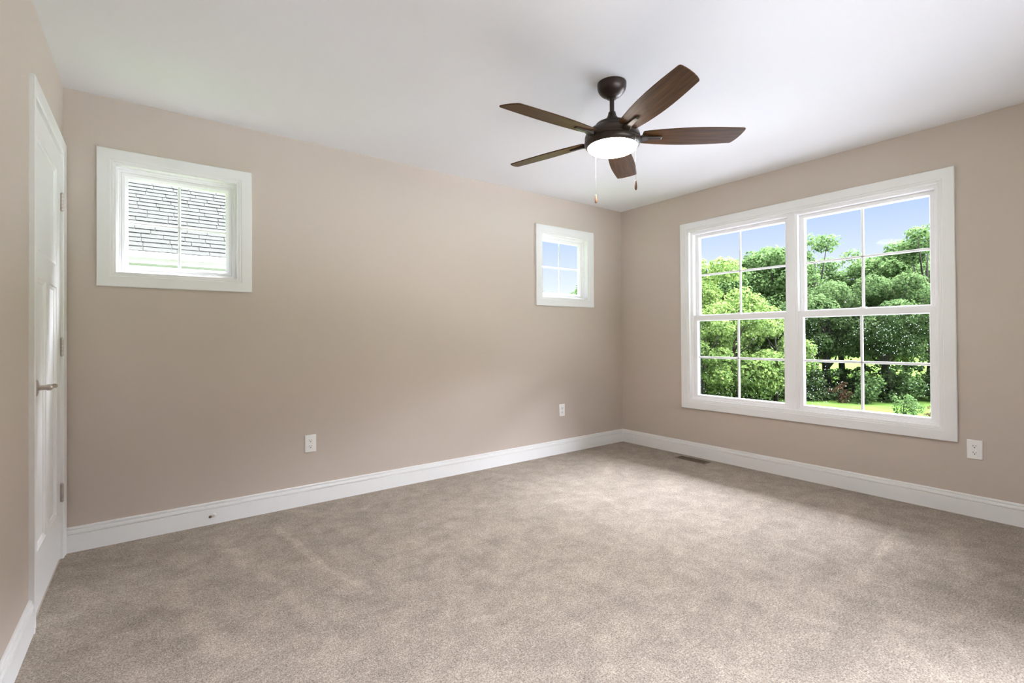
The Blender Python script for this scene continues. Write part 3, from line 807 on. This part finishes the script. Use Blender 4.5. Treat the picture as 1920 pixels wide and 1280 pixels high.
# courses of lapped shingle tabs, cut apart by slots
for k in range(nc):
    s0_ = k*EXP; y0, z0_ = EY+s0_*cs, EZ+s0_*sn; s1_ = s0_+EXP+.02; y1, z1_ = EY+s1_*cs, EZ+s1_*sn
    lift = .016; x = HX0+g.uniform(-.3, 0)
    while x < HX1:
        w_ = g.choice((.30, .33, .42, .5)); xe = min(x+w_, HX1); xs = max(x, HX0)
        if xe-xs > .03:
            dl = lift*g.uniform(.8, 1.2); ny, nz = -sn, cs
            A = [rf.v(xs, y0+ny*dl, z0_+nz*dl), rf.v(xe-.014, y0+ny*dl, z0_+nz*dl), rf.v(xe-.014, y1, z1_), rf.v(xs, y1, z1_)]
            B = [rf.v(xs, y0-ny*.004, z0_-nz*.004), rf.v(xe-.014, y0-ny*.004, z0_-nz*.004)]
            rf.face(A); rf.face([A[0], A[1], B[1], B[0]]); rf.face([A[1], A[2], B[1]]); rf.face([A[0], A[3], B[0]])
        x += w_
top_s = nc*EXP; TY, TZ = EY+top_s*cs, EZ+top_s*sn
rf.face([rf.v(HX0, EY, EZ-.004), rf.v(HX1, EY, EZ-.004), rf.v(HX1, TY, TZ-.004), rf.v(HX0, TY, TZ-.004)])
rf.face([rf.v(HX0, TY, TZ), rf.v(HX1, TY, TZ), rf.v(HX1, 2*TY-EY, EZ), rf.v(HX0, 2*TY-EY, EZ)])
rf.build('roof', M['shingle'], hs)
gt = MB(fh)
gp = [(EY-.004, EZ-.02), (EY-.12, EZ-.02), (EY-.125, EZ-.035), (EY-.110, EZ-.06), (EY-.085, EZ-.12), (EY-.004, EZ-.12)]
A = [gt.v(HX0, y, z) for y, z in gp]; B = [gt.v(HX1, y, z) for y, z in gp]
for i in range(6): gt.face([A[i], A[(i+1) % 6], B[(i+1) % 6], B[i]])
gt.face(A); gt.face(B); gt.build('gutter', M['fascia'], hs)
MB(fh).box(HX0, EY-.003, EZ-.21, HX1, EY+.02, EZ-.01).build('fascia', M['fascia'], hs)
MB(fh).box(HX0, EY+.02, EZ-.21, HX1, EY+.45, EZ-.19).build('soffit', M['fascia'], hs)
sd_ = MB(fh)
sd_.box(HX0+.3, EY+.46, GZ, HX1-.3, 2*TY-EY-.4, EZ-.19)
z = GZ+.2
while z < EZ-.22:   # lap boards
    A = [sd_.v(HX0+.28, EY+.44, z), sd_.v(HX1-.28, EY+.44, z), sd_.v(HX1-.28, EY+.458, z+.15), sd_.v(HX0+.28, EY+.458, z+.15)]
    sd_.face(A); C_ = [sd_.v(HX0+.28, EY+.458, z), sd_.v(HX1-.28, EY+.458, z)]; sd_.face([A[0], A[1], C_[1], C_[0]]); z += .15
for xe in (HX0+.3, HX1-.3):  # gable ends
    sd_.face([sd_.v(xe, EY+.46, EZ-.19), sd_.v(xe, 2*TY-EY-.4, EZ-.19), sd_.v(xe, TY, TZ-.08)])
sd_.build('siding', M['siding'], hs)
pt = MB(); pt.box(L+8.0, -18, GZ-.3, L+20, 9, GZ+.42); pt.box(-10, -22, GZ-.3, L+8.0, -BACK-TW-9.5, GZ+.42); structure(pt.build('bounce_slab', M['concrete'], bevel=.02), 'unseen pale concrete slab added outside to bounce sunlight up to the ceiling', 'bounce_slab')  # unseen slab added to bounce sunlight through the windows onto the ceiling
ev = MB(); ev.box(L+TW, -BACK-1.5, H+.16, L+TW+1.85, 1.2, H+.34); ev.box(-1, -BACK-TW-.75, H+.16, L+TW, -BACK-TW, H+.34); ev.box(L+TW+1.85, -BACK-1.5, H+.10, L+TW+1.97, 1.2, H+.36)  # unseen overhangs added to block high sun from the windows
structure(ev.build('added_eave', M['fascia'], bevel=.01), 'unseen deep white eave added to keep high sun off the windows', 'eave')
gb = MB(); gb.box(L+TW+.03, -18, GZ-.3, L+7.98, 9, GZ+.40); gb.box(-10, -BACK-TW-9.48, GZ-.3, L+TW+.03, -BACK-TW-.33, GZ+.40)  # unseen ground strip added to tune the bounce reaching the ceiling
structure(gb.build('added_gravel_bed', M['gravel'], bevel=.02), 'unseen grey gravel bed added to tune the light bounced to the ceiling', 'gravel')
# ground and outer wall faces under our own upper storey
own = MB(); own.box(-TW-.3, TW, GZ-.2, L+TW, TW+.02, -.12); own.box(L+TW, -BACK-2, GZ-.2, L+TW+.02, TW+.02, -.12)
o_ = own.build('trim_1', M['siding']); structure(o_, 'pale siding of the storey below the room', 'siding')
